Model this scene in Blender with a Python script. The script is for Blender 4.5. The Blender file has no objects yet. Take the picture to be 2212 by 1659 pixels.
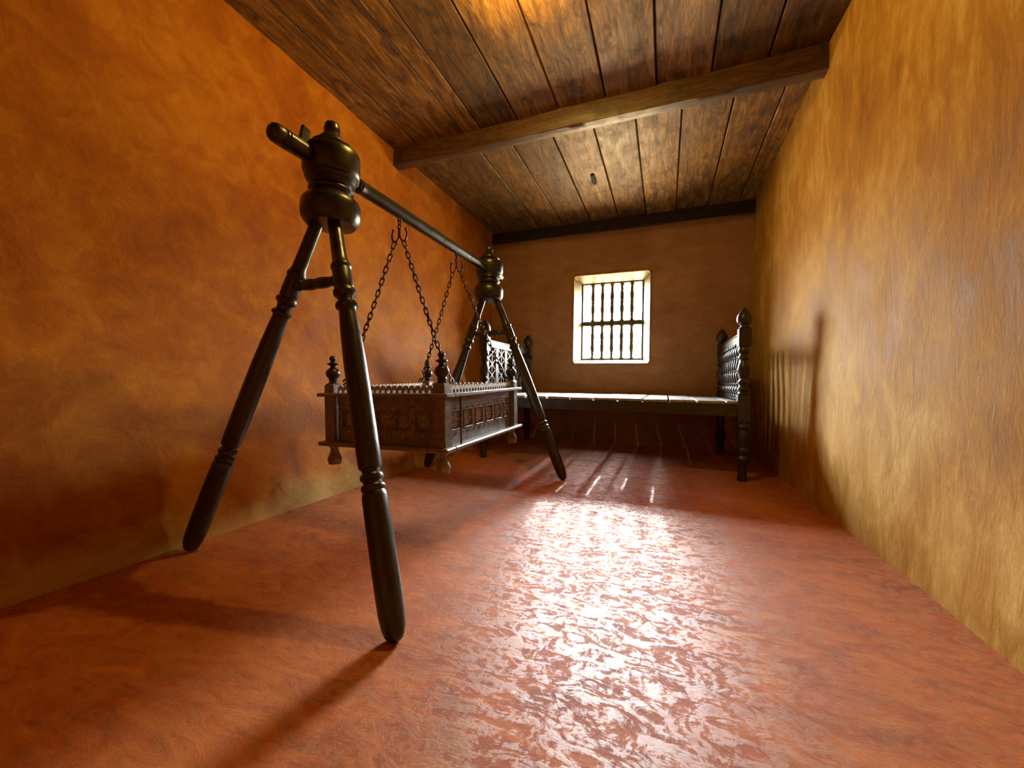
import bpy, bmesh, math, random
from mathutils import Vector, Matrix, noise, Euler
random.seed(7)
SC = bpy.context.scene
COL = SC.collection

# ------------------------------------------------------------------ camera
def setup_camera():
    f = 850.0
    yaw = math.radians(21.2); roll = math.atan(0.0146); pitch = math.radians(-0.35)
    F = Vector((-math.sin(yaw)*math.cos(pitch), math.cos(yaw)*math.cos(pitch), math.sin(pitch)))
    R0 = F.cross(Vector((0, 0, 1))).normalized(); U0 = R0.cross(F)
    R = R0*math.cos(roll) + U0*math.sin(roll)
    U = U0*math.cos(roll) - R0*math.sin(roll)
    m = Matrix((R, U, -F)).transposed().to_4x4()
    m.translation = Vector((0, 0, 0.8))
    cam = bpy.data.cameras.new('camera'); cam.sensor_fit = 'HORIZONTAL'
    cam.sensor_width = 36.0; cam.lens = f/2212*36.0; cam.clip_start = 0.02
    o = bpy.data.objects.new('camera', cam); o.matrix_world = m
    COL.objects.link(o); SC.camera = o
setup_camera()

# ------------------------------------------------------------------ world, sun, window light, bulb, exposure
WIN_X0, WIN_X1, WIN_Z0, WIN_Z1, WIN_Y = -1.085, -0.30, 1.14, 2.165, 5.56
world = bpy.data.worlds.new('world'); SC.world = world; world.use_nodes = True
bg = world.node_tree.nodes['Background']
# overcast sky above, duller sunlit ground and trees below the skyline
_t = world.node_tree; _g = _t.nodes.new('ShaderNodeNewGeometry'); _x = _t.nodes.new('ShaderNodeSeparateXYZ'); _r = _t.nodes.new('ShaderNodeValToRGB')
_m = _t.nodes.new('ShaderNodeMath'); _m.operation = 'MULTIPLY_ADD'; _m.inputs[1].default_value = -0.5; _m.inputs[2].default_value = 0.5
_t.links.new(_g.outputs['Incoming'], _x.inputs[0]); _t.links.new(_x.outputs['Z'], _m.inputs[0]); _t.links.new(_m.outputs[0], _r.inputs[0])
_e = _r.color_ramp.elements; _e[0].position = 0.49; _e[0].color = (0.25, 0.19, 0.10, 1); _e[1].position = 0.64; _e[1].color = (0.88, 0.96, 1.0, 1)
_k = _e.new(0.53); _k.color = (0.22, 0.21, 0.13, 1)
_t.links.new(_r.outputs[0], bg.inputs['Color']); bg.inputs['Strength'].default_value = 390.0

sun = bpy.data.lights.new('sun', 'SUN'); sun.energy = 3.0; sun.angle = math.radians(0.7)
sun.color = (0.92, 0.97, 1.0)
so = bpy.data.objects.new('sun', sun); COL.objects.link(so)
so.rotation_euler = Vector((0.10, -1.0, -0.56)).to_track_quat('-Z', 'Y').to_euler()

portal = bpy.data.lights.new('window_portal', 'AREA'); portal.shape = 'RECTANGLE'
portal.size = 0.95; portal.size_y = 1.15; portal.cycles.is_portal = True
po = bpy.data.objects.new('window_portal', portal); COL.objects.link(po)
po.location = ((WIN_X0+WIN_X1)/2, WIN_Y+0.12, (WIN_Z0+WIN_Z1)/2)
po.rotation_euler = Vector((0, -1, 0)).to_track_quat('-Z', 'Z').to_euler()

BULB = Vector((-0.72, 1.87, 2.855))
bl = bpy.data.lights.new('bulb_light', 'POINT'); bl.energy = 60.0; bl.color = (1.0, 0.65, 0.13)
bl.shadow_soft_size = 0.022
bo = bpy.data.objects.new('bulb_light', bl); COL.objects.link(bo); bo.location = BULB

vs = SC.view_settings
SC.display_settings.display_device = 'sRGB'
vs.view_transform = 'Standard'; vs.look = 'None'; vs.exposure = 0.0; vs.gamma = 1.0
vs.use_curve_mapping = False
SC.cycles.max_bounces = 10; SC.cycles.diffuse_bounces = 3; SC.cycles.glossy_bounces = 4
SC.cycles.sample_clamp_indirect = 8.0
SC.cycles.use_denoising = True

# ------------------------------------------------------------------ material helpers
class NT:
    def __init__(s, name):
        s.m = bpy.data.materials.new(name); s.m.use_nodes = True
        s.t = s.m.node_tree; s.b = s.t.nodes['Principled BSDF']
    def n(s, typ, **kw):
        nd = s.t.nodes.new(typ)
        for k, v in kw.items():
            if k.startswith('i_'):
                nd.inputs[k[2:].replace('_', ' ')].default_value = v
            else: setattr(nd, k, v)
        return nd
    def l(s, a, b): s.t.links.new(a, b)
    def coords(s, scale=(1, 1, 1), rnd=False, kind='Object', rot=(0, 0, 0)):
        tc = s.n('ShaderNodeTexCoord'); mp = s.n('ShaderNodeMapping')
        mp.inputs['Scale'].default_value = scale; mp.inputs['Rotation'].default_value = rot
        src = tc.outputs[kind]
        if rnd:
            oi = s.n('ShaderNodeObjectInfo'); ml = s.n('ShaderNodeMath', operation='MULTIPLY'); ml.inputs[1].default_value = 37.0
            s.l(oi.outputs['Random'], ml.inputs[0])
            ad = s.n('ShaderNodeVectorMath', operation='ADD'); s.l(src, ad.inputs[0]); s.l(ml.outputs[0], ad.inputs[1]); src = ad.outputs[0]
        s.l(src, mp.inputs['Vector']); return mp.outputs[0]
    def noise(s, vec, scale, detail=6, rough=0.55, dist=0.0):
        nd = s.n('ShaderNodeTexNoise'); s.l(vec, nd.inputs['Vector'])
        nd.inputs['Scale'].default_value = scale; nd.inputs['Detail'].default_value = detail
        nd.inputs['Roughness'].default_value = rough; nd.inputs['Distortion'].default_value = dist
        return nd.outputs['Fac']
    def ramp(s, fac, stops, interp='LINEAR'):
        r = s.n('ShaderNodeValToRGB'); r.color_ramp.interpolation = interp
        el = r.color_ramp.elements
        while len(el) < len(stops): el.new(0.5)
        for e, (p, c) in zip(el, stops):
            e.position = p; e.color = (*c, 1) if len(c) == 3 else c
        s.l(fac, r.inputs[0]); return r.outputs[0]
    def mix(s, fac, a, b, mode='MIX'):
        m = s.n('ShaderNodeMix', data_type='RGBA', blend_type=mode)
        if isinstance(fac, (int, float)): m.inputs[0].default_value = fac
        else: s.l(fac, m.inputs[0])
        for sock, v in ((m.inputs[6], a), (m.inputs[7], b)):
            if isinstance(v, tuple): sock.default_value = (*v, 1) if len(v) == 3 else v
            else: s.l(v, sock)
        return m.outputs[2]
    def math(s, op, a, b=0.0):
        m = s.n('ShaderNodeMath', operation=op)
        for i, v in enumerate((a, b)):
            if isinstance(v, (int, float)): m.inputs[i].default_value = v
            else: s.l(v, m.inputs[i])
        return m.outputs[0]
    def rng(s, v, a, b, c, d):
        m = s.n('ShaderNodeMapRange'); s.l(v, m.inputs[0])
        for i, x in zip((1, 2, 3, 4), (a, b, c, d)): m.inputs[i].default_value = x
        return m.outputs[0]
    def bump(s, h, strength, dist=0.01, prev=None):
        b = s.n('ShaderNodeBump'); b.inputs['Strength'].default_value = strength; b.inputs['Distance'].default_value = dist
        s.l(h, b.inputs['Height'])
        if prev is not None: s.l(prev, b.inputs['Normal'])
        return b.outputs[0]
    def out(s, color=None, rough=None, normal=None, spec=None, metal=None):
        b = s.b
        for k, v in (('Base Color', color), ('Roughness', rough), ('Normal', normal), ('Specular IOR Level', spec), ('Metallic', metal)):
            if v is None: continue
            if isinstance(v, tuple): b.inputs[k].default_value = (*v, 1)
            elif isinstance(v, (int, float)): b.inputs[k].default_value = v
            else: s.l(v, b.inputs[k])
        return s.m

def mat_plaster(name, c_lo, c_mid, c_hi, streak=(1, 1, 1), foot=None):
    n = NT(name); v = n.coords(); vs_ = n.coords(scale=streak)
    big = n.noise(v, 1.3, 5, 0.6, 0.6); med = n.noise(vs_, 6.0, 7, 0.66, 0.6); fine = n.noise(v, 48.0, 4, 0.6)
    f = n.math('ADD', n.math('MULTIPLY', big, 0.5), n.math('MULTIPLY', med, 0.5))
    col = n.ramp(f, [(0.34, c_lo), (0.5, c_mid), (0.66, c_hi)])
    col = n.mix(n.rng(fine, 0.3, 0.75, 0.0, 0.22), col, c_lo)
    stain = n.noise(vs_, 3.1, 7, 0.7, 0.5)
    col = n.mix(n.rng(stain, 0.60, 0.74, 0.0, 0.45), col, tuple(x*0.5 for x in c_lo))
    if foot is not None:   # light along the wall foot, painted in as a paler band
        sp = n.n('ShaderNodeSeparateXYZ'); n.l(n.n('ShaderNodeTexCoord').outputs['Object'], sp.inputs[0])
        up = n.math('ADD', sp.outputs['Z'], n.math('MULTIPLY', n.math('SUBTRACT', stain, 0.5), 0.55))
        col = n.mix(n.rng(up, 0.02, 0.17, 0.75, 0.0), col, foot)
    ft = n.noise(vs_, 20.0, 7, 0.65, 0.7)
    h = n.math('ADD', n.math('MULTIPLY', med, 0.7), n.math('MULTIPLY', ft, 0.35))
    bp = n.bump(h, 0.42, 0.02); bp = n.bump(fine, 0.25, 0.003, bp)
    return n.out(col, n.rng(med, 0.3, 0.7, 0.62, 0.82), bp, 0.2)

def mat_floor():
    n = NT('red_oxide_floor'); v = n.coords(); v2 = n.coords(scale=(1.0, 2.3, 1), rot=(0, 0, 0.35))
    big = n.noise(v, 0.9, 4, 0.6, 0.5); med = n.noise(v2, 5.0, 7, 0.65, 1.4); fine = n.noise(v2, 26.0, 6, 0.6, 2.4)
    f = n.math('ADD', n.math('MULTIPLY', big, 0.4), n.math('MULTIPLY', med, 0.6))
    col = n.ramp(f, [(0.33, (0.16, 0.028, 0.002)), (0.5, (0.43, 0.096, 0.007)), (0.66, (0.62, 0.20, 0.022))])
    col = n.mix(n.rng(fine, 0.50, 0.66, 0.0, 0.35), col, (0.42, 0.19, 0.08))
    flk = n.noise(v2, 8.5, 9, 0.70, 2.2); swl = n.noise(n.coords(scale=(1.5, 1.0, 1), rot=(0, 0, -0.9)), 17.0, 7, 0.66, 1.6); flk = n.math('ADD', n.math('MULTIPLY', flk, 0.62), n.math('MULTIPLY', swl, 0.38))
    ro = n.rng(flk, 0.465, 0.535, 0.40, 0.70)
    ro = n.math('ADD', ro, n.rng(fine, 0.35, 0.65, -0.05, 0.06))
    h = n.math('ADD', n.rng(flk, 0.44, 0.56, 0.5, 0.0), n.math('MULTIPLY', fine, 0.35))
    col = n.mix(n.rng(flk, 0.47, 0.53, 0.30, 0.0), col, (0.46, 0.20, 0.085))
    return n.out(col, ro, n.bump(h, 0.20, 0.010), n.rng(flk, 0.475, 0.525, 1.0, 0.45))

def mat_ceiling():
    n = NT('ceiling_board_wood'); v = n.coords(rnd=True); vg = n.coords(scale=(3.2, 0.42, 3), rnd=True); vb = n.coords(scale=(3.0, 0.7, 3), rnd=True)
    grain = n.noise(vg, 7.0, 8, 0.66, 1.1); rings = n.noise(vb, 1.6, 3, 0.5, 0.6); blot = n.noise(n.coords(scale=(1.5, .8, 1), rnd=True), 4.5, 8, 0.72, 1.2)
    wv = n.math('FRACT', n.math('MULTIPLY', rings, 26.0)); wv = n.math('ABSOLUTE', n.math('SUBTRACT', wv, 0.5))
    col = n.ramp(grain, [(0.30, (0.035, 0.013, 0.002)), (0.5, (0.17, 0.075, 0.011)), (0.70, (0.36, 0.195, 0.038))])
    col = n.mix(n.math('MULTIPLY', n.rng(wv, 0.0, 0.12, 0.6, 0.0), n.rng(grain, 0.45, 0.6, 0.0, 1.0)), col, (0.035, 0.017, 0.009))
    col = n.mix(n.rng(blot, 0.50, 0.66, 0.0, 0.85), col, (0.030, 0.014, 0.006))
    oi = n.n('ShaderNodeObjectInfo')
    hs = n.n('ShaderNodeHueSaturation'); n.l(col, hs.inputs['Color']); n.l(n.rng(oi.outputs['Random'], 0, 1, 0.55, 1.35), hs.inputs['Value'])
    h = n.math('ADD', grain, n.math('MULTIPLY', blot, 0.5))
    return n.out(hs.outputs[0], n.rng(blot, 0.3, 0.7, 0.45, 0.7), n.bump(h, 0.55, 0.008), 0.4)

def mat_wood(name, dark, light, ro=(0.25, 0.45), scale=(8, 8, 1.2), bumps=0.25, spec=0.5):
    n = NT(name); v = n.coords(scale=scale, rnd=True); v0 = n.coords(rnd=True)
    g = n.noise(v, 6.0, 7, 0.62, 0.8); b = n.noise(v0, 9.0, 6, 0.65)
    col = n.ramp(g, [(0.32, dark), (0.7, light)])
    col = n.mix(n.rng(b, 0.5, 0.7, 0, 0.6), col, tuple(x*0.6 for x in dark))
    return n.out(col, n.rng(b, 0.3, 0.7, *ro), n.bump(n.math('ADD', g, b), bumps, 0.004), spec)

M = {}
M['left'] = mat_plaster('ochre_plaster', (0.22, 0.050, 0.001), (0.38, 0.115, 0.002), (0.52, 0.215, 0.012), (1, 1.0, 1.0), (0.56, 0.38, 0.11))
M['right'] = mat_plaster('sandy_ochre_plaster', (0.25, 0.100, 0.003), (0.43, 0.212, 0.017), (0.64, 0.42, 0.115), (1, 1.6, 0.55))
M['back'] = mat_plaster('brown_ochre_plaster', (0.24, 0.115, 0.040), (0.33, 0.17, 0.065), (0.42, 0.24, 0.10), (0.7, 1, 1.6))
M['floor'] = mat_floor()
M['ceil'] = mat_ceiling()
M['beam'] = mat_wood('beam_wood', (0.030, 0.012, 0.005), (0.115, 0.050, 0.020), (0.4, 0.6), (0.8, 8, 8), 0.5, 0.5)
M['plate'] = mat_wood('dark_plate_wood', (0.016, 0.013, 0.011), (0.042, 0.034, 0.028), (0.5, 0.7), (0.8, 8, 8), 0.4, 0.4)
M['stand'] = mat_wood('polished_black_wood', (0.006, 0.0045, 0.002), (0.030, 0.021, 0.009), (0.22, 0.42), (9, 9, 1.2), 0.22, 0.6)
M['cradle'] = mat_wood('weathered_dark_wood', (0.095, 0.076, 0.068), (0.26, 0.215, 0.195), (0.24, 0.42), (7, 7, 7), 0.3, 0.8)
M['worn_lit'] = mat_wood('worn_and_lit_wood', (0.28, 0.21, 0.17), (0.52, 0.43, 0.36), (0.3, 0.5), (7, 7, 7), 0.3, 0.6)  # real wear on rosettes and studs, painted-in window light on the cresting
M['bed'] = mat_wood('worn_black_bed_wood', (0.009, 0.008, 0.007), (0.038, 0.032, 0.026), (0.27, 0.48), (8, 8, 2), 0.3, 0.55)
M['bedtop'] = mat_wood('worn_grey_plank_wood', (0.16, 0.15, 0.13), (0.36, 0.34, 0.31), (0.35, 0.5), (8, 1, 8), 0.3, 0.5)
M['winwood'] = mat_wood('pale_window_wood', (0.045, 0.034, 0.015), (0.125, 0.102, 0.050), (0.4, 0.6), (8, 8, 1), 0.3, 0.4)
M['iron'] = mat_wood('rusty_iron', (0.018, 0.007, 0.004), (0.09, 0.030, 0.013), (0.35, 0.6), (20, 20, 20), 0.4, 0.6)
M['iron'].node_tree.nodes['Principled BSDF'].inputs['Metallic'].default_value = 0.55
M['black'] = NT('black_void').out((0.004, 0.003, 0.003), 0.9)
nb = NT('glowing_bulb_glass'); nb.b.inputs['Emission Color'].default_value = (1.0, 0.62, 0.14, 1); nb.b.inputs['Emission Strength'].default_value = 60.0
M['bulb'] = nb.m
M['brass'] = NT('brown_bakelite').out((0.05, 0.025, 0.012), 0.4)

# ------------------------------------------------------------------ mesh builder
class MB:
    def __init__(s): s.bm = bmesh.new()
    def box(s, lo, hi, bev=0.0, mtx=None):
        b = bmesh.new(); bmesh.ops.create_cube(b, size=1.0)
        lo, hi = Vector(lo), Vector(hi); c = (lo+hi)/2; d = hi-lo
        for v in b.verts: v.co = Vector((v.co.x*d.x, v.co.y*d.y, v.co.z*d.z)) + c
        if bev > 0:
            bmesh.ops.bevel(b, geom=list(b.edges), offset=bev, segments=1, affect='EDGES', profile=0.5)
        if mtx is not None: b.transform(mtx)
        s._join(b); return s
    def _join(s, b):
        me = bpy.data.meshes.new('tmp'); b.to_mesh(me); b.free(); s.bm.from_mesh(me); bpy.data.meshes.remove(me)
    def lathe(s, prof, p0=(0, 0, 0), p1=(0, 0, 1), seg=24, sq=None):
        """prof = [(distance along axis from p0, radius)]"""
        p0 = Vector(p0); ax = (Vector(p1)-p0).normalized()
        q = Vector((0, 0, 1)).rotation_difference(ax)
        rings = []
        for z, r in prof:
            ring = []
            for k in range(seg):
                a = 2*math.pi*k/seg
                ring.append(s.bm.verts.new(p0 + q @ Vector((max(r, 1e-4)*math.cos(a), max(r, 1e-4)*math.sin(a), z))))
            rings.append(ring)
        for a, b in zip(rings, rings[1:]):
            for k in range(seg):
                s.bm.faces.new((a[k], a[(k+1) % seg], b[(k+1) % seg], b[k]))
        s.bm.faces.new(list(reversed(rings[0]))); s.bm.faces.new(rings[-1]); return s
    def tube(s, pts, r, seg=8, closed=False):
        pts = [Vector(p) for p in pts]; n = len(pts); rings = []
        up = Vector((0.13, 0.37, 0.92)).normalized(); prev = None
        for i, p in enumerate(pts):
            a = pts[(i-1) % n] if (closed or i > 0) else p
            b = pts[(i+1) % n] if (closed or i < n-1) else p
            t = (b-a).normalized()
            if prev is None: x = t.cross(up).normalized()
            else: x = (prev - t*prev.dot(t)).normalized()
            prev = x; y = t.cross(x); rr = r(i/(n-1)) if callable(r) else r
            rings.append([s.bm.verts.new(p + x*math.cos(2*math.pi*k/seg)*rr + y*math.sin(2*math.pi*k/seg)*rr) for k in range(seg)])
        pairs = list(zip(rings, rings[1:])) + ([(rings[-1], rings[0])] if closed else [])
        for a, b in pairs:
            for k in range(seg): s.bm.faces.new((a[k], a[(k+1) % seg], b[(k+1) % seg], b[k]))
        if not closed:
            s.bm.faces.new(list(reversed(rings[0]))); s.bm.faces.new(rings[-1])
        return s
    def prism(s, poly, fn, d):
        """poly 2-D outline extruded by depth d; fn(u, v, w) -> 3-D"""
        a = [s.bm.verts.new(fn(u, v, 0)) for u, v in poly]; b = [s.bm.verts.new(fn(u, v, d)) for u, v in poly]
        n = len(poly); s.bm.faces.new(a); s.bm.faces.new(list(reversed(b)))
        for i in range(n): s.bm.faces.new((a[i], b[i], b[(i+1) % n], a[(i+1) % n]))
        return s
    def grid(s, us, vs_, fn):
        g = [[s.bm.verts.new(fn(u, v)) for v in vs_] for u in us]
        for i in range(len(us)-1):
            for j in range(len(vs_)-1): s.bm.faces.new((g[i][j], g[i+1][j], g[i+1][j+1], g[i][j+1]))
        return s
    def build(s, name, mat, parent=None, off=(0, 0, 0), angle=35, props=None, sub=0):
        bmesh.ops.recalc_face_normals(s.bm, faces=list(s.bm.faces))
        if off != (0, 0, 0): bmesh.ops.translate(s.bm, verts=list(s.bm.verts), vec=-Vector(off))
        me = bpy.data.meshes.new(name); s.bm.to_mesh(me); s.bm.free()
        me.materials.append(mat)
        for p in me.polygons: p.use_smooth = True
        me.set_sharp_from_angle(angle=math.radians(angle))
        o = bpy.data.objects.new(name, me); COL.objects.link(o)
        if parent is not None: o.parent = parent
        for k, v in (props or {}).items(): o[k] = v
        return o
def thing(name, label, cat, loc=(0, 0, 0), rot=(0, 0, 0), group=None):
    o = bpy.data.objects.new(name, None); o.empty_display_size = 0.1; COL.objects.link(o)
    o.location = loc; o.rotation_euler = rot; o['label'] = label; o['category'] = cat
    if group: o['group'] = group
    return o
def shared(name, me, parent, mtx, label=None):
    o = bpy.data.objects.new(name, me); COL.objects.link(o); o.parent = parent; o.matrix_local = mtx
    if label: o['label'] = label
    return o
def lin(a, b, n): return [a+(b-a)*i/n for i in range(n+1)]
def smooth(t): t = max(0.0, min(1.0, t)); return t*t*(3-2*t)
STR = {'kind': 'structure'}

# ------------------------------------------------------------------ room shell
YB, YF, XR, ZC = 5.35, -1.0, 0.955, 2.98
def left_x(z): return -2.10 - 0.31*smooth((z+0.05)/1.45)
def wob(p, s, a): return a*noise.noise(Vector(p)*s)
ys, zs = lin(YF-0.02, YB+0.03, 150), lin(-0.02, 3.06, 80)
m = MB(); m.grid(ys, zs, lambda y, z: Vector((left_x(z) + wob((0, y, z), 1.1, 0.022)*smooth(z/0.25) + wob((3, y, z), 4.0, 0.008), y, z)))
m.box((-2.75, YF-0.1, -0.1), (-2.47, YB+0.4, 3.1))
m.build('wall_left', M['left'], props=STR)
m = MB(); m.grid(ys, zs, lambda y, z: Vector((XR + wob((9, y, z), 1.2, 0.018) + wob((5, y, z), 4.5, 0.007), y, z)))
m.box((XR+0.05, YF-0.1, -0.1), (XR+0.3, YB+0.4, 3.1))
m.build('wall_right', M['right'], props=STR)
m = MB(); m.grid(lin(-2.5, 1.0, 40), lin(-0.02, 3.06, 40), lambda x, z: Vector((x, YF + wob((x, 2, z), 1.2, 0.02), z)))
m.box((-2.6, YF-0.3, -0.1), (1.1, YF-0.05, 3.1))
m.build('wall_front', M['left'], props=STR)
m = MB(); m.grid(lin(-2.5, 1.05, 90), lin(YF-0.05, YB+0.05, 150), lambda x, y: Vector((x, y, wob((x, y, 1), 1.5, 0.004))))
m.box((-2.6, YF-0.1, -0.2), (1.1, YB+0.4, -0.03))
m.build('floor', M['floor'], props=STR)
# back wall with the window opening
OX0, OX1, OZ0, OZ1 = -1.177, -0.193, 1.065, 2.25
def bw(x, z):
    dx = max(OX0-x, x-OX1, 0); dz = max(OZ0-z, z-OZ1, 0); k = smooth(math.hypot(dx, dz)/0.12)
    return Vector((x, YB + (wob((x, 7, z), 1.3, 0.018)+wob((x, 8, z), 4.2, 0.007))*k + 0.012*(1-smooth(math.hypot(dx, dz)/0.05)), z))
m = MB()
xa, xb, xc = lin(-2.5, OX0, 30), lin(OX0, OX1, 20), lin(OX1, 1.05, 28)
za, zb, zc = lin(-0.02, OZ0, 22), lin(OZ0, OZ1, 24), lin(OZ1, 3.06, 18)
for us, vv in ((xa, za), (xa, zb), (xa, zc), (xb, za), (xb, zc), (xc, za), (xc, zb), (xc, zc)): m.grid(us, vv, bw)
T0, T1 = YB+0.03, 6.0
m.box((-2.75, T0, -0.1), (OX0-0.0, T1, 3.1)); m.box((OX1, T0, -0.1), (1.25, T1, 3.1))
m.box((OX0, T0, -0.1), (OX1, T1, OZ0)); m.box((OX0, T0, OZ1), (OX1, T1, 3.1)); m.box((OX0, WIN_Y+.04, 2.20), (OX1, T1, OZ1))
m.build('wall_back', M['back'], props=STR)

# ceiling: deck with separate boards
m = MB(); m.box((-2.75, YF-0.3, ZC+0.045), (1.25, YB+0.4, ZC+0.12))
ceil = m.build('ceiling', M['plate'], props=STR)
def plank(x0, x1, y0, y1, k, xs0=None, xs1=None):
    """board x0..x1 at the y0 end, xs0..xs1 at the y1 end (slightly tapered)"""
    xs0 = x0 if xs0 is None else xs0; xs1 = x1 if xs1 is None else xs1
    g = 0.0055; dz = random.uniform(-0.008, 0.006); tl = random.uniform(-0.004, 0.004)
    b = MB(); N = 10; vt = []
    for i in range(N+1):
        t = i/N; y = y0+(y1-y0)*t
        a = x0+(xs0-x0)*t+g+0.003*noise.noise(Vector((k*3.1, y*2.2, 0))); c = x1+(xs1-x1)*t-g+0.003*noise.noise(Vector((k*3.1+9, y*2.2, 0)))
        zz = ZC+dz+0.004*noise.noise(Vector((k, y*1.3, 3)))
        prof = [(a, zz+0.04), (a, zz+0.004+tl), (a+0.005, zz+tl), (c-0.005, zz-tl), (c, zz+0.004-tl), (c, zz+0.04)]
        vt.append([b.bm.verts.new(Vector((px, y, pz))) for px, pz in prof])
    for p, q in zip(vt, vt[1:]):
        for j in range(6): b.bm.faces.new((p[j], p[(j+1) % 6], q[(j+1) % 6], q[j]))
    b.bm.faces.new(vt[0]); b.bm.faces.new(list(reversed(vt[-1])))
    o = b.build('plank', M['ceil'], ceil, angle=30)
    return o
fs = [-2.47, -2.16, -1.90, -1.68, -1.51, -1.17, -0.825, -0.452, -0.09, 0.27, 0.61, 1.02]
for i in range(len(fs)-1): plank(fs[i], fs[i+1], YF-0.02, 3.10, i)
rs = [-2.47, -2.06, -1.665, -1.34, -0.96, -0.60, -0.256, 0.095, 0.46, 0.79, 1.02]
planks_rear = [plank(rs[i], rs[i+1], 3.10, YB+0.02, 40+i) for i in range(len(rs)-1)]
# knot hole in a rear board
kx, ky = -0.742, 4.245
b = MB(); pts = []
for k in range(14):
    a = 2*math.pi*k/14; rr = 0.032*(1+0.35*noise.noise(Vector((math.cos(a)*2, math.sin(a)*2, 4))))
    pts.append((rr*math.cos(a)*0.85, rr*math.sin(a)*3.6))
KNOT = (pts,)

# beam and wall plate
m = MB(); m.grid(lin(-2.46, 1.02, 60), [0, 1, 2, 3, 4, 5, 6, 7, 8],
  lambda x, j: Vector((x, [3.062, 3.060, 3.060, 3.066, 3.110, 3.152, 3.158, 3.158, 3.158][j] + 0.004*noise.noise(Vector((x*2, j, 0))),
                       [3.03, 2.95, 2.835, 2.824, 2.820, 2.823, 2.832, 2.95, 3.03][j] + 0.004*noise.noise(Vector((x*2.3, j*.4, 5))))))
m.build('ceiling_beam', M['beam'], props=STR, angle=50)
m = MB(); m.box((-2.46, YB-0.025, 2.825), (1.02, YB+0.1, 3.03), 0.006)
m.build('trim_1', M['plate'], props=STR)

# ------------------------------------------------------------------ window
win = bpy.data.objects.new('window_1', None); COL.objects.link(win); win.location = (WIN_X0, WIN_Y, WIN_Z0); win['kind'] = 'structure'
wo = tuple(win.location)
def quad_board(m, a, b, c, d, th):
    """board with inner corners a b c d, thickened along its normal"""
    a, b, c, d = map(Vector, (a, b, c, d)); n = (b-a).cross(d-a).normalized()*th
    v = [m.bm.verts.new(p) for p in (a, b, c, d, a+n, b+n, c+n, d+n)]
    for f in ((0, 1, 2, 3), (7, 6, 5, 4), (0, 4, 5, 1), (1, 5, 6, 2), (2, 6, 7, 3), (3, 7, 4, 0)): m.bm.faces.new([v[i] for i in f])
y0, y1 = YB-0.012, WIN_Y+0.01
# splayed jamb boards
m = MB(); quad_board(m, (OX0-0.004, y0, OZ0+0.02), (WIN_X0, y1, WIN_Z0-0.05), (WIN_X0, y1, WIN_Z1+0.02), (OX0-0.004, y0, OZ1-0.02), -0.012)
m.build('jamb_board', M['winwood'], win, wo)
m = MB(); quad_board(m, (OX1+0.004, y0, OZ0+0.05), (OX1+0.004, y0, OZ1-0.0), (WIN_X1, y1, WIN_Z1+0.02), (WIN_X1, y1, WIN_Z0-0.03), -0.012)
m.build('jamb_board', M['winwood'], win, wo)
m = MB(); quad_board(m, (OX0+0.01, y0+0.01, OZ1+0.002), (WIN_X0-0.02, y1, WIN_Z1), (WIN_X1+0.02, y1, WIN_Z1), (OX1-0.01, y0+0.01, OZ1+0.002), -0.012)
m.build('head_board', M['winwood'], win, wo)
m = MB(); quad_board(m, (OX0, y0+0.006, OZ0+0.0), (OX1, y0+0.006, OZ0+0.0), (WIN_X1+0.02, y1, WIN_Z0-0.01), (WIN_X0-0.02, y1, WIN_Z0-0.01), -0.012)
m.build('sill_board', M['winwood'], win, wo)
# rounded plaster lip round the opening
m = MB(); r = 0.05; lp = []
for cx_, cz_, a0 in ((OX1-r, OZ0+r-0.012, -90), (OX1-r, OZ1-r+0.012, 0), (OX0+r, OZ1-r+0.012, 90), (OX0+r, OZ0+r-0.012, 180)):
    for k in range(5):
        a = math.radians(a0+k*22.5); lp.append((cx_+r*math.cos(a)*1.0+(0.008 if cx_ > -0.6 else -0.008), YB-0.002, cz_+r*math.sin(a)))
m.tube(lp, 0.010, 8, closed=True); m.build('window_trim', M['back'], win, wo)
# frame
m = MB(); fw = 0.045
m.box((WIN_X0-fw, WIN_Y-0.03, WIN_Z0-fw), (WIN_X0, WIN_Y+0.05, WIN_Z1+fw), 0.003)
m.box((WIN_X1, WIN_Y-0.03, WIN_Z0-fw), (WIN_X1+fw, WIN_Y+0.05, WIN_Z1+fw), 0.003)
m.box((WIN_X0, WIN_Y-0.03, WIN_Z0-fw), (WIN_X1, WIN_Y+0.05, WIN_Z0), 0.003)
m.box((WIN_X0, WIN_Y-0.03, WIN_Z1), (WIN_X1, WIN_Y+0.05, WIN_Z1+fw), 0.003)
m.build('window_frame', M['winwood'], win, wo)
ZM = 1.625
m = MB(); m.box((WIN_X0, WIN_Y-0.025, ZM-0.032), (WIN_X1, WIN_Y+0.035, ZM+0.032), 0.006); m.build('mid_rail', M['winwood'], win, wo)
W6 = (WIN_X1-WIN_X0)/6
for i in range(1, 6):
    x = WIN_X0+W6*i
    for za_, zb_ in ((WIN_Z0, ZM-0.03), (ZM+0.03, WIN_Z1)):
        H = zb_-za_
        pr = [(0, .024), (.02, .024), (.05, .016), (.12, .014), (.16, .019), (.18, .015), (.22, .017), (.26, .021), (.36, .022), (.46, .017), (.5, .021), (.54, .017), (.64, .022), (.74, .021), (.78, .017), (.82, .015), (.84, .019), (.88, .014), (.95, .016), (.98, .024), (1, .024)]
        MB().lathe([(t*H, r_*1.35) for t, r_ in pr], (x, WIN_Y+0.005, za_), (x, WIN_Y+0.005, zb_), 12).build('baluster', M['winwood'], win, wo)

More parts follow.
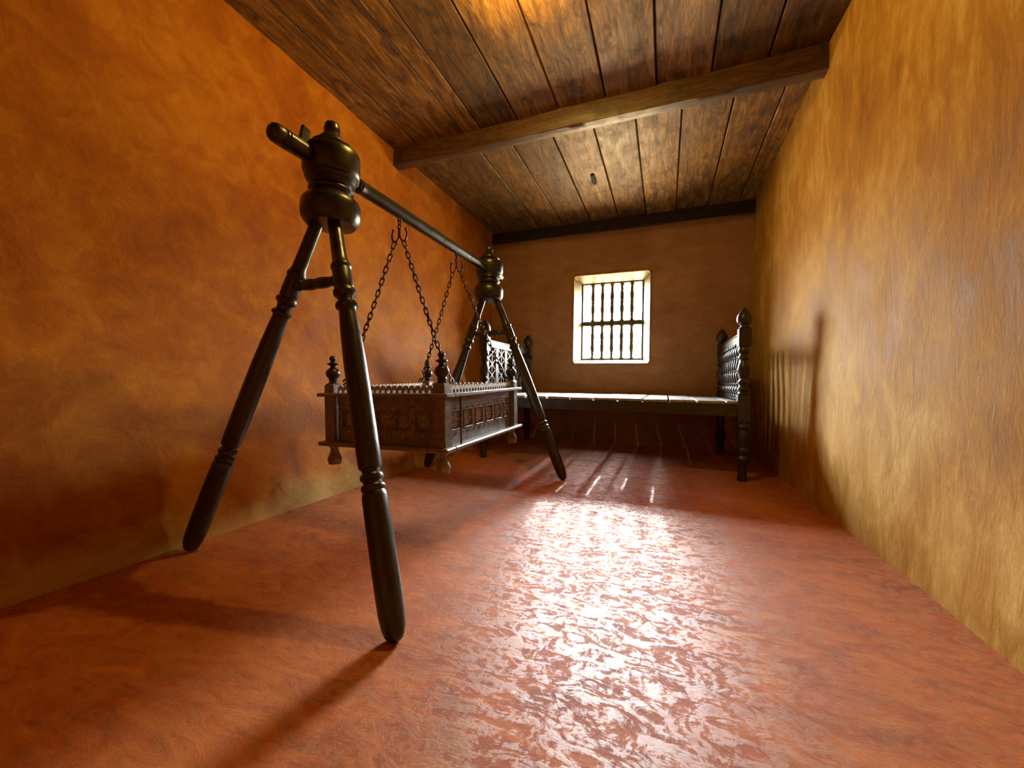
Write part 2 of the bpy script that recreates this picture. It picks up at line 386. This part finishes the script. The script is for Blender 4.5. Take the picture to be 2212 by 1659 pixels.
# ------------------------------------------------------------------ bulb on the ceiling
t = thing('ceiling_bulb', 'glowing yellow light bulb on the plank ceiling above the swing stand', 'light bulb', (BULB.x, BULB.y, BULB.z+0.115))
MB().lathe([(0, .045), (.012, .045), (.02, .03), (.03, .022), (.06, .02), (.062, .012)], (0, 0, 0), (0, 0, -1), 20).build('socket', M['brass'], t)
# bulb glass: small elongated envelope just above the light's centre
gl = MB().lathe([(0.058, .012), (.066, .016), (.072, .018), (.078, .015), (.08, .005)], (0, 0, 0), (0, 0, -1), 16).build('bulb', M['bulb'], t)

# ------------------------------------------------------------------ swing stand
HUBS = [Vector((-1.415, 1.36, 0)), Vector((-1.415, 3.06, 0))]
stand = thing('swing_stand', 'tall black turned-wood swing stand with two A-shaped leg pairs and a top bar', 'stand', (-1.415, 2.2, 0))
so_ = (-1.415, 2.2, 0)
hub_prof = [(1.487, .070), (1.490, .104), (1.500, .113), (1.520, .124), (1.548, .1265), (1.580, .125), (1.597, .118), (1.612, .104), (1.620, .092),
            (1.626, .084), (1.630, .087), (1.636, .094), (1.645, .096), (1.652, .093), (1.656, .087), (1.662, .085), (1.668, .090), (1.673, .098),
            (1.678, .102), (1.684, .101), (1.687, .104), (1.692, .109), (1.698, .110), (1.704, .107), (1.708, .112), (1.716, .118), (1.73, .121), (1.78, .122),
            (1.806, .120), (1.818, .112), (1.826, .098), (1.829, .086), (1.832, .080), (1.835, .086), (1.841, .089), (1.847, .086), (1.851, .076), (1.854, .067), (1.858, .067), (1.866, .062)]
fin_prof = [(1.864, .062), (1.870, .060), (1.880, .050), (1.890, .042), (1.898, .037), (1.902, .031), (1.906, .031), (1.912, .034), (1.922, .0345), (1.934, .032), (1.942, .030), (1.949, .026), (1.954, .018), (1.956, .008)]
for h in HUBS:
    hb = MB().lathe(hub_prof, h, h+Vector((0, 0, 1)), 48).build('hub', M['stand'], stand, so_)
    MB().lathe(fin_prof, h, h+Vector((0, 0, 1)), 32).build('finial', M['stand'], hb, so_)
# legs, (fraction down the leg, radius)
leg_prof = [(-.03, .026), (.0, .0285), (.10, .030), (.135, .031), (.145, .036), (.150, .0405), (.158, .041), (.163, .036), (.168, .0375), (.19, .0385), (.215, .0385), (.221, .036),
            (.224, .040), (.229, .0445), (.236, .0445), (.241, .038), (.246, .031), (.258, .030), (.263, .036), (.267, .043), (.273, .043), (.277, .036), (.283, .032),
            (.30, .034), (.35, .038), (.42, .0415), (.50, .0425), (.60, .0415), (.668, .040), (.674, .038), (.678, .030), (.684, .029), (.688, .037), (.693, .0395), (.698, .039),
            (.702, .031), (.706, .031), (.710, .038), (.714, .041), (.719, .0405), (.723, .036), (.727, .0395), (.735, .042), (.80, .043), (.90, .043), (.95, .0415), (.975, .037), (.988, .031), (.996, .022), (1.0, .010)]
LEGS = [((-1.37, 1.335, 1.50), (-0.748, 0.986, 0.004)), ((-1.485, 1.345, 1.50), (-2.025, 1.15, 0.004)),
        ((-1.345, 3.07, 1.50), (-0.757, 3.157, 0.004)), ((-1.475, 3.07, 1.50), (-2.035, 3.10, 0.004))]
for a, b in LEGS:
    L = (Vector(b)-Vector(a)).length
    MB().lathe([(t_*L, r_) for t_, r_ in leg_prof], a, b, 32).build('leg', M['stand'], stand, so_)
for k in (0, 2):
    (a1, b1), (a2, b2) = LEGS[k], LEGS[k+1]
    p = Vector(a1).lerp(Vector(b1), .192); q = Vector(a2).lerp(Vector(b2), .192); L = (q-p).length
    pr = [(0, .017), (.12, .017), (.15, .021), (.19, .021), (.22, .017), (.24, .020), (.32, .024), (.40, .025), (.47, .023), (.49, .020), (.51, .020), (.53, .023), (.60, .025), (.68, .024), (.76, .020), (.78, .017), (.81, .021), (.85, .021), (.88, .017), (1, .017)]
    MB().lathe([(t_*L, r_) for t_, r_ in pr], p, q, 24).build('stretcher', M['stand'], stand, so_)
a = Vector((-1.438, 1.075, 1.762)); b = Vector((-1.40, 3.30, 1.742)); L = (b-a).length
pr = [(0, .012), (.004, .022), (.012, .032), (.024, .037), (.05, .038), (.056, .035), (.060, .038), (.066, .038), (.070, .035), (.074, .038), (.15, .037), (.40, .034), (.44, .034), (.448, .031), (.453, .036), (.460, .036), (.464, .032), (.469, .036), (.476, .036), (.482, .033), (.52, .0345), (1.3, .036), (1.95, .033), (2.18, .033), (2.21, .028), (L, .012)]
MB().lathe(pr, a, b, 32).build('top_bar', M['stand'], stand, so_)
mt = Matrix.Translation((-1.432, 1.225, 1.80)) @ Matrix.Rotation(math.radians(-12), 4, 'X')
MB().box((-.009, -.020, -.075), (.009, .020, .062), .003, mt).build('wedge', M['stand'], stand, so_)

# ------------------------------------------------------------------ cradle
CR = (-1.391, 2.206, 0.335); CT = (0.022, -0.021, 0.0)
cradle = thing('hanging_cradle', 'carved dark wooden cradle box with ball finials hanging on rusty chains', 'cradle', CR, CT)
A, B = .356, .478
Z = lambda z: z-CR[2]
def ctransform():
    return Matrix.Translation(CR) @ Euler(CT).to_matrix().to_4x4()
CM = ctransform()
for sx, sy in ((-1, -1), (1, -1), (-1, 1), (1, 1)):
    x, y = sx*A, sy*B
    m = MB(); m.box((x-.034, y-.034, Z(.455)), (x+.034, y+.034, Z(.785)), .003)
    m.box((x-.029, y-.029, Z(.784)), (x+.029, y+.029, Z(.792)), .003)
    post = m.build('corner_post', M['cradle'], cradle)
    MB().lathe([(.79, .026), (.796, .027), (.802, .020), (.808, .021), (.812, .026), (.816, .024), (.820, .022), (.828, .030), (.838, .036), (.850, .0385), (.862, .036), (.873, .028), (.880, .018), (.888, .014), (.893, .015),
                (.898, .026), (.902, .031), (.906, .030), (.911, .017), (.916, .011), (.920, .0125), (.926, .017), (.934, .019), (.942, .016), (.948, .009), (.951, .002)],
               (x, y, -CR[2]), (x, y, 1), 24).build('finial', M['stand'], post)
    MB().lathe([(.452, .022), (.447, .030), (.440, .034), (.434, .030), (.428, .023), (.420, .021), (.408, .022), (.396, .026), (.380, .033), (.368, .0375), (.358, .038), (.350, .034), (.342, .033), (.337, .034), (.335, .030)],
               (x, y, -CR[2]), (x, y, 1), 24).build('foot', M['cradle'], post)
OV = .062
def ring_rail(name, z0, z1, ov, inn, bev):
    for sy in (-1, 1):
        lo, hi = sorted((sy*(B+ov), sy*(B-inn))); MB().box((-A-ov, lo, Z(z0)), (A+ov, hi, Z(z1)), bev).build(name, M['cradle'], cradle)
    for sx in (-1, 1):
        lo, hi = sorted((sx*(A+ov), sx*(A-inn))); MB().box((lo, -B+inn, Z(z0)), (hi, B-inn, Z(z1)), bev).build(name, M['cradle'], cradle)
ring_rail('upper_ledge', .720, .740, OV, .03, .004)
ring_rail('lower_ledge', .445, .468, OV, .03, .006)
MB().box((-A, -B, Z(.455)), (A, B, Z(.475))).build('bottom_board', M['cradle'], cradle)
# cresting with scalloped top and small arched openings; its pale colour paints in the window light
def cresting(n, L, fn):
    m = MB(); p = L/n
    for i in range(n):
        u0 = -L/2+i*p; z0, z1 = Z(.740), Z(.757); c = u0+p/2; rr = p*.5
        m.prism([(u0, z0), (u0+p*.22, z0), (u0+p*.22, z1-.004), (c-p*.13, z1), (c+p*.13, z1), (u0+p*.78, z1-.004), (u0+p*.78, z0), (u0+p, z0), (u0+p, z1+.008)] +
                [(c+rr*math.cos(math.radians(a_))*.98, z1+.008+rr*.8*math.sin(math.radians(a_))) for a_ in (15, 40, 65, 90, 115, 140, 165)] + [(u0, z1+.008)], fn, .022)
    return m
Lx, Ly = 2*A-.09, 2*B-.09
cresting(17, Lx, lambda u, v, w: Vector((u, -B-.012+w, v))).build('cresting', M['worn_lit'], cradle)
cresting(17, Lx, lambda u, v, w: Vector((u, B-.010+w, v))).build('cresting', M['worn_lit'], cradle)
cresting(24, Ly, lambda u, v, w: Vector((A-.010+w, u, v))).build('cresting', M['worn_lit'], cradle)
cresting(24, Ly, lambda u, v, w: Vector((-A-.012+w, u, v))).build('cresting', M['worn_lit'], cradle)
def rosette_mesh(r, petals=8, th=.007):
    m = MB()
    for k in range(petals):
        a = 2*math.pi*k/petals; R_ = Matrix.Rotation(a, 3, 'Y')
        outl = [(0, .12), (.10, .30), (.20, .62), (.22, .84), (.10, 1.0), (-.10, 1.0), (-.22, .84), (-.20, .62), (-.10, .30)]
        base = [m.bm.verts.new(R_ @ Vector((u*r, 0, v*r))) for u, v in outl]
        mid = m.bm.verts.new(R_ @ Vector((0, -th, .72*r)))
        for i in range(len(base)): m.bm.faces.new((base[i], base[(i+1) % len(base)], mid))
        m.bm.faces.new(list(reversed(base)))
    m.lathe([(0, .16*r), (th*.6, .15*r), (th, .06*r)], (0, 0, 0), (0, -1, 0), 10)
    bmesh.ops.recalc_face_normals(m.bm, faces=list(m.bm.faces))
    me = bpy.data.meshes.new('rosette'); m.bm.to_mesh(me); m.bm.free(); me.materials.append(M['worn_lit']); return me
ros_s = rosette_mesh(.036, 8, .013); ros_l = rosette_mesh(.043, 8, .012)
def stud_mesh():
    m = MB(); s_ = .0095; v = [m.bm.verts.new(q) for q in ((-s_, .001, 0), (0, .001, -s_), (s_, .001, 0), (0, .001, s_), (0, -.008, 0))]
    for i in range(4): m.bm.faces.new((v[i], v[(i+1) % 4], v[4]))
    m.bm.faces.new(v[:4]); bmesh.ops.recalc_face_normals(m.bm, faces=list(m.bm.faces))
    me = bpy.data.meshes.new('stud'); m.bm.to_mesh(me); m.bm.free(); me.materials.append(M['worn_lit']); return me
STUD = stud_mesh()
def side_panel(half, nsq, size, pierced, M4, ros):
    """panel drawn in its own x-z plane, outside towards -y, placed by M4"""
    m = MB(); th = .022; zt, zs1, zs0, zb_ = Z(.720), Z(.640), Z(.545), Z(.466)
    m.box((-half, 0, zs1), (half, th, zt)); m.box((-half, 0, zb_), (half, th, zs0))
    p = (2*half-.03)/nsq; cs = [-half+.015+p*(i+.5) for i in range(nsq)]
    edges = [-half] + [v for c in cs for v in (c-size/2, c+size/2)] + [half]
    for i in range(0, len(edges), 2): m.box((edges[i], 0, zs0), (edges[i+1], th, zs1))
    if not pierced: m.box((-half, .012, zs0), (half, th-.001, zs1))
    # raised top band and frame beads
    m.box((-half, -.006, Z(.672)), (half, 0.001, zt), .002)
    for c in cs:
        for lo, hi in (((c-size/2-.006, -.004, zs0-.006), (c+size/2+.006, .001, zs0)), ((c-size/2-.006, -.004, zs0), (c-size/2, .001, zs1)),
                       ((c+size/2, -.004, zs0), (c+size/2+.006, .001, zs1)), ((c-size/2-.006, -.004, zs1), (c+size/2+.006, .001, zs1+.005))): m.box(lo, hi, .0015)
    # pyramid studs
    spots = [(c, zz) for zz in (Z(.655), Z(.522)) for c in cs + [c_+p/2 for c_ in cs[:-1]]]
    m.bm.transform(M4); o = m.build('side_panel', M['cradle'], cradle, angle=25)
    for c, zz in spots: shared('stud', STUD, o, M4 @ Matrix.Translation((c, 0, zz)))
    for c in cs: shared('rosette', ros, o, M4 @ Matrix.Translation((c, .012 if not pierced else .010, (zs0+zs1)/2)))
    return o
side_panel(A-.040, 5, .088, False, Matrix.Translation((0, -B-.008, 0)), ros_s)
side_panel(A-.040, 5, .088, False, Matrix.Translation((0, B+.008, 0)) @ Matrix.Rotation(math.pi, 4, 'Z'), ros_s)
side_panel(B-.036, 6, .092, True, Matrix.Translation((A+.008, 0, 0)) @ Matrix.Rotation(math.pi/2, 4, 'Z'), ros_l)
side_panel(B-.036, 6, .092, True, Matrix.Translation((-A-.008, 0, 0)) @ Matrix.Rotation(-math.pi/2, 4, 'Z'), ros_l)
for sx in (-1, 1):
    for sy in (-1, 1):
        x, y = sx*(A+.040), sy*.36
        MB().lathe([(0, .005), (.27, .005)], (x, y, Z(.455)), (x, y, 1), 10).build('iron_rod', M['iron'], cradle, props={'label': 'thin black iron rod'})
        # eye ring standing on the upper ledge
        ex, ey, ez = sx*(A-.0), sy*.385, Z(.740)
        m = MB(); m.tube([(ex, ey+.020*math.cos(a_), ez+.020+.020*math.sin(a_)) for a_ in [2*math.pi*k/16 for k in range(16)]], .005, 8, True)
        m.build('eye_ring', M['iron'], cradle, props={'label': 'rusty iron eye ring'})

# ------------------------------------------------------------------ double hooks and chains
def hook_obj(y, label):
    x, zb = -1.405, 1.716
    t = thing('double_hook', label, 'hook', (x, y, zb-.16), group='double hooks under the top bar')
    o = (x, y, zb-.16)
    R_ = .042
    m = MB(); m.tube([(x+.012*math.cos(a_), y, 1.708+.016*math.sin(a_)) for a_ in [math.pi+math.pi*k/10 for k in range(11)]], .0038, 8); m.build('staple', M['iron'], t, o)
    m = MB(); m.tube([(x, y+.011*math.cos(a_), 1.688+.018*math.sin(a_)) for a_ in [2*math.pi*k/14 for k in range(14)]], .0038, 8, True); m.build('link', M['iron'], t, o)
    m = MB(); m.tube([(x+.010*math.cos(a_), y, 1.664+.014*math.sin(a_)) for a_ in [2*math.pi*k/14 for k in range(14)]], .0038, 8, True)
    for s_ in (-1, 1):
        pts = [(x+s_*.003, y, 1.655), (x+s_*.003, y, 1.62), (x+s_*.006, y, 1.600), (x+s_*.016, y, 1.583), (x+s_*.030, y, 1.577), (x+s_*.043, y, 1.584), (x+s_*.049, y, 1.600), (x+s_*.050, y, 1.620), (x+s_*.044, y, 1.640)]
        m.tube(pts, lambda t_: .0055-.002*abs(t_-.4), 8)
        m.lathe([(0, .004), (.003, .008), (.008, .008), (.011, .002)], pts[-1], Vector(pts[-1])+Vector((-s_*.3, 0, 1)), 10)
    m.build('hook', M['iron'], t, o)
    return [Vector((x+s_*.030, y, 1.577)) for s_ in (-1, 1)]
H1 = hook_obj(1.836, 'rusty double-pronged hook under the top bar, nearer the tall front hub')
H2 = hook_obj(2.488, 'rusty double-pronged hook under the top bar, farther along towards the window')
def link_mesh():
    m = MB(); l_, w_ = .0115, .0095; pts = []
    for k in range(7): a_ = math.pi*k/6; pts.append((w_*math.cos(a_), 0, l_+w_*math.sin(a_)))
    for k in range(7): a_ = math.pi+math.pi*k/6; pts.append((w_*math.cos(a_), 0, -l_+w_*math.sin(a_)))
    m.tube(pts, .0041, 6, True); bmesh.ops.recalc_face_normals(m.bm, faces=list(m.bm.faces))
    me = bpy.data.meshes.new('link'); m.bm.to_mesh(me); m.bm.free(); me.materials.append(M['iron'])
    for p in me.polygons: p.use_smooth = True
    return me
LINK = link_mesh()
def chain(top, sx, sy, label):
    e = CM @ Vector((sx*A, sy*.385, Z(.740)+.040))
    root = thing('chain', label, 'chain', tuple(e), group='chains carrying the cradle')
    s_end = e + (top-e).normalized()*.085
    d = (top - s_end); L = d.length; n = int(L/.0335); st = L/n
    q = Vector((0, 0, 1)).rotation_difference(d.normalized()).to_matrix().to_4x4()
    for i in range(n):
        t_ = (i+.5)/n; p = s_end.lerp(top, t_); p.z -= .012*math.sin(math.pi*t_)
        mt = Matrix.Translation(p-e) @ q @ Matrix.Rotation(math.radians(90*(i % 2)+random.uniform(-18, 18)+35), 4, 'Z') @ Matrix.Diagonal((1, 1, st/.0335*1.03, 1))
        shared('link', LINK, root, mt)
    # S-shaped shackle hook down to the eye ring
    ax = (top-e).normalized(); side = ax.cross(Vector((0, 1, 0))).normalized(); o = tuple(e)
    pts = []
    for k in range(22):
        u = k/21; ang = 2*math.pi*(u*1.35-.42)
        pts.append(e + ax*(.043-.052*math.cos(math.pi*u)*1.0) + Vector((0, 1, 0))*(.016*math.sin(ang)) + side*.004*math.cos(ang))
    MB().tube(pts, .0052, 8).build('hook', M['iron'], root, o, props={'label': 'bent iron hook'})
    pr = []
    for k in range(12):
        u = k/11; a_ = -.9+3.6*u
        pr.append(e + Vector((0, .020*math.cos(a_)*sy*-1, -.006+.030*math.sin(a_)+.012)))
    MB().tube(pr, .0055, 8).build('shackle', M['iron'], root, o, props={'label': 'curved iron shackle'})
chain(H1[0], -1, -1, 'rusty chain from the nearer double hook down to the cradle\'s near wall-side corner')
chain(H1[1], 1, -1, 'rusty chain from the nearer double hook down to the cradle\'s near room-side corner')
chain(H2[0], -1, 1, 'rusty chain from the farther double hook down to the cradle\'s far wall-side corner')
chain(H2[1], 1, 1, 'rusty chain from the farther double hook down to the cradle\'s far room-side corner')

# ------------------------------------------------------------------ bed
BX0, BX1, BY0, BY1 = -1.765, .612, 3.745, 5.14
bed = thing('wooden_bed', 'long black wooden bed with turned corner posts and pale bare planks, under the window', 'bed', ((BX0+BX1)/2, (BY0+BY1)/2, 0))
bo_ = tuple(bed.location)
def bed_post(x, y):
    s = .046; m = MB()
    m.box((x-s, y-s, 1.118), (x+s, y+s, 1.268), .004)
    m.box((x-s, y-s, .497), (x+s, y+s, .712), .004)
    up = [(.710, .040), (.718, .045), (.728, .046), (.735, .040), (.742, .034), (.752, .043), (.764, .049), (.776, .046), (.784, .036), (.796, .033), (.806, .040), (.815, .046), (.826, .047), (.834, .042), (.842, .033),
          (.852, .030), (.870, .037), (.900, .046), (.930, .049), (.960, .044), (.985, .035), (1.0, .030), (1.010, .034), (1.018, .044), (1.026, .047), (1.036, .044), (1.044, .035), (1.056, .034), (1.066, .043), (1.078, .049), (1.092, .048), (1.102, .042), (1.112, .041), (1.120, .041)]
    m.lathe(up, (x, y, 0), (x, y, 1), 24)
    dn = [(0, .034), (.010, .038), (.03, .036), (.08, .032), (.12, .034), (.145, .042), (.160, .048), (.172, .054), (.186, .056), (.200, .052), (.210, .042), (.220, .040), (.230, .050), (.242, .056), (.256, .054), (.268, .042),
          (.280, .034), (.310, .036), (.350, .044), (.385, .047), (.410, .042), (.425, .035), (.434, .040), (.444, .052), (.456, .055), (.468, .052), (.476, .043), (.488, .041), (.500, .041)]
    m.lathe(dn, (x, y, 0), (x, y, 1), 24)
    p = m.build('post', M['bed'], bed, bo_)
    MB().lathe([(1.268, .036), (1.274, .042), (1.280, .040), (1.286, .030), (1.292, .030), (1.300, .042), (1.318, .056), (1.340, .0615), (1.362, .060), (1.385, .052), (1.408, .039), (1.428, .024), (1.442, .010), (1.447, .002)],
               (x, y, 0), (x, y, 1), 24).build('finial', M['bed'], p, bo_)
for x in (BX0, BX1):
    for y in (BY0, BY1): bed_post(x, y)
MB().box((BX0+.04, BY0-.034, .535), (BX1-.04, BY0+.020, .636), .004).build('front_rail', M['bed'], bed, bo_)
MB().box((BX0+.04, BY1-.020, .535), (BX1-.04, BY1+.030, .636), .004).build('back_rail', M['bed'], bed, bo_)
for x in (BX0, BX1): MB().box((x-.025, BY0+.04, .535), (x+.025, BY1-.04, .640), .004).build('end_rail', M['bed'], bed, bo_)
xx = BX0+.03; k = 0
while xx < BX1-.05:
    w = min(.222+random.uniform(-.006, .006), BX1-.028-xx)
    if BX1-.028-(xx+w) < .06: w = BX1-.028-xx
    tw = random.uniform(-.003, .003); dz = random.uniform(0, .004)
    sh = Matrix.Translation((xx+w/2, (BY0+BY1)/2, .650+dz)) @ Matrix.Rotation(tw*1.5, 4, 'Z') @ Matrix.Rotation(tw*.8, 4, 'Y')
    MB().box((-w/2+.008, (BY0-BY1)/2-.036, -.014), (w/2-.008, (BY1-BY0)/2+.036 if w > .1 else .3, .010), .003, sh).build('plank', M['bedtop'], bed, bo_)
    xx += w; k += 1
# end boards: right end has turned spindles, left end carved openwork
for x in (BX0, BX1):
    MB().box((x-.018, BY0+.04, 1.165), (x+.018, BY1-.04, 1.235), .005).build('top_rail', M['bed'], bed, bo_)
    MB().box((x-.024, BY0+.04, 1.232), (x+.024, BY1-.04, 1.246), .004).build('cap_rail', M['bed'], bed, bo_)
    MB().box((x-.016, BY0+.04, .664), (x+.016, BY1-.04, .690), .004).build('lower_rail', M['bed'], bed, bo_)
nsp = 10
for i in range(nsp):
    y = BY0+.05+(BY1-BY0-.10)*(i+.5)/nsp; z0, z1 = .688, 1.168; H = z1-z0
    pr = [(0, .016), (.03, .018), (.05, .012), (.08, .018), (.12, .024), (.17, .022), (.21, .013), (.23, .018), (.25, .018), (.27, .012), (.33, .014), (.42, .020), (.47, .014), (.49, .019), (.51, .014), (.57, .020), (.66, .014), (.72, .012), (.74, .018), (.76, .013), (.80, .022), (.86, .024), (.91, .018), (.94, .012), (.96, .018), (1, .016)]
    MB().lathe([(t_*H, r_*1.4) for t_, r_ in pr], (BX1, y, z0), (BX1, y, z1), 14).build('spindle', M['bed'], bed, bo_)
npn = 5; pw = (BY1-BY0-.10)/npn
for i in range(npn):
    ya = BY0+.05+pw*i; yb = ya+pw; m = MB(); x = BX0; t_ = .007
    m.box((x-.012, ya+.002, .688), (x+.012, ya+.036, 1.168), .002); m.box((x-.012, yb-.036, .688), (x+.012, yb-.002, 1.168), .002)
    def bar(p, q, w_):
        p, q = Vector((x, *p)), Vector((x, *q)); d = (q-p); n_ = Vector((0, -d.z, d.y)).normalized()*w_
        v = [m.bm.verts.new(c+Vector((s_*t_, 0, 0))) for s_ in (-1, 1) for c in (p-n_, p+n_, q+n_, q-n_)]
        for f in ((3, 2, 1, 0), (4, 5, 6, 7), (0, 1, 5, 4), (1, 2, 6, 5), (2, 3, 7, 6), (3, 0, 4, 7)): m.bm.faces.new([v[j] for j in f])
    y0_, y1_ = ya+.034, yb-.034; ym = (y0_+y1_)/2
    for j in range(4):
        za_, zb_ = .688+.12*j, .688+.12*(j+1)
        bar((y0_, za_), (y1_, zb_), .006); bar((y1_, za_), (y0_, zb_), .006)
        m.lathe([(-.009, .020), (.009, .020)], (x, ym, (za_+zb_)/2), (x+1, ym, (za_+zb_)/2), 10)
    bar((ym, .688), (ym, 1.168), .005)
    m.build('carved_panel', M['bed'], bed, bo_)
MB().box((BX0-.02, BY1-.01, .44), (BX1+.02, BY1+.01, .50), .004).build('stretcher', M['bed'], bed, bo_)

# knot on a rear ceiling board
pts = KNOT[0]
b = MB(); b.prism([(kx+u, ky+v) for u, v in pts], lambda u, v, w: Vector((u, v, ZC-.014+w)), .012)
b.build('knot_hole', M['black'], planks_rear[4], props={'label': 'black knot hole'})
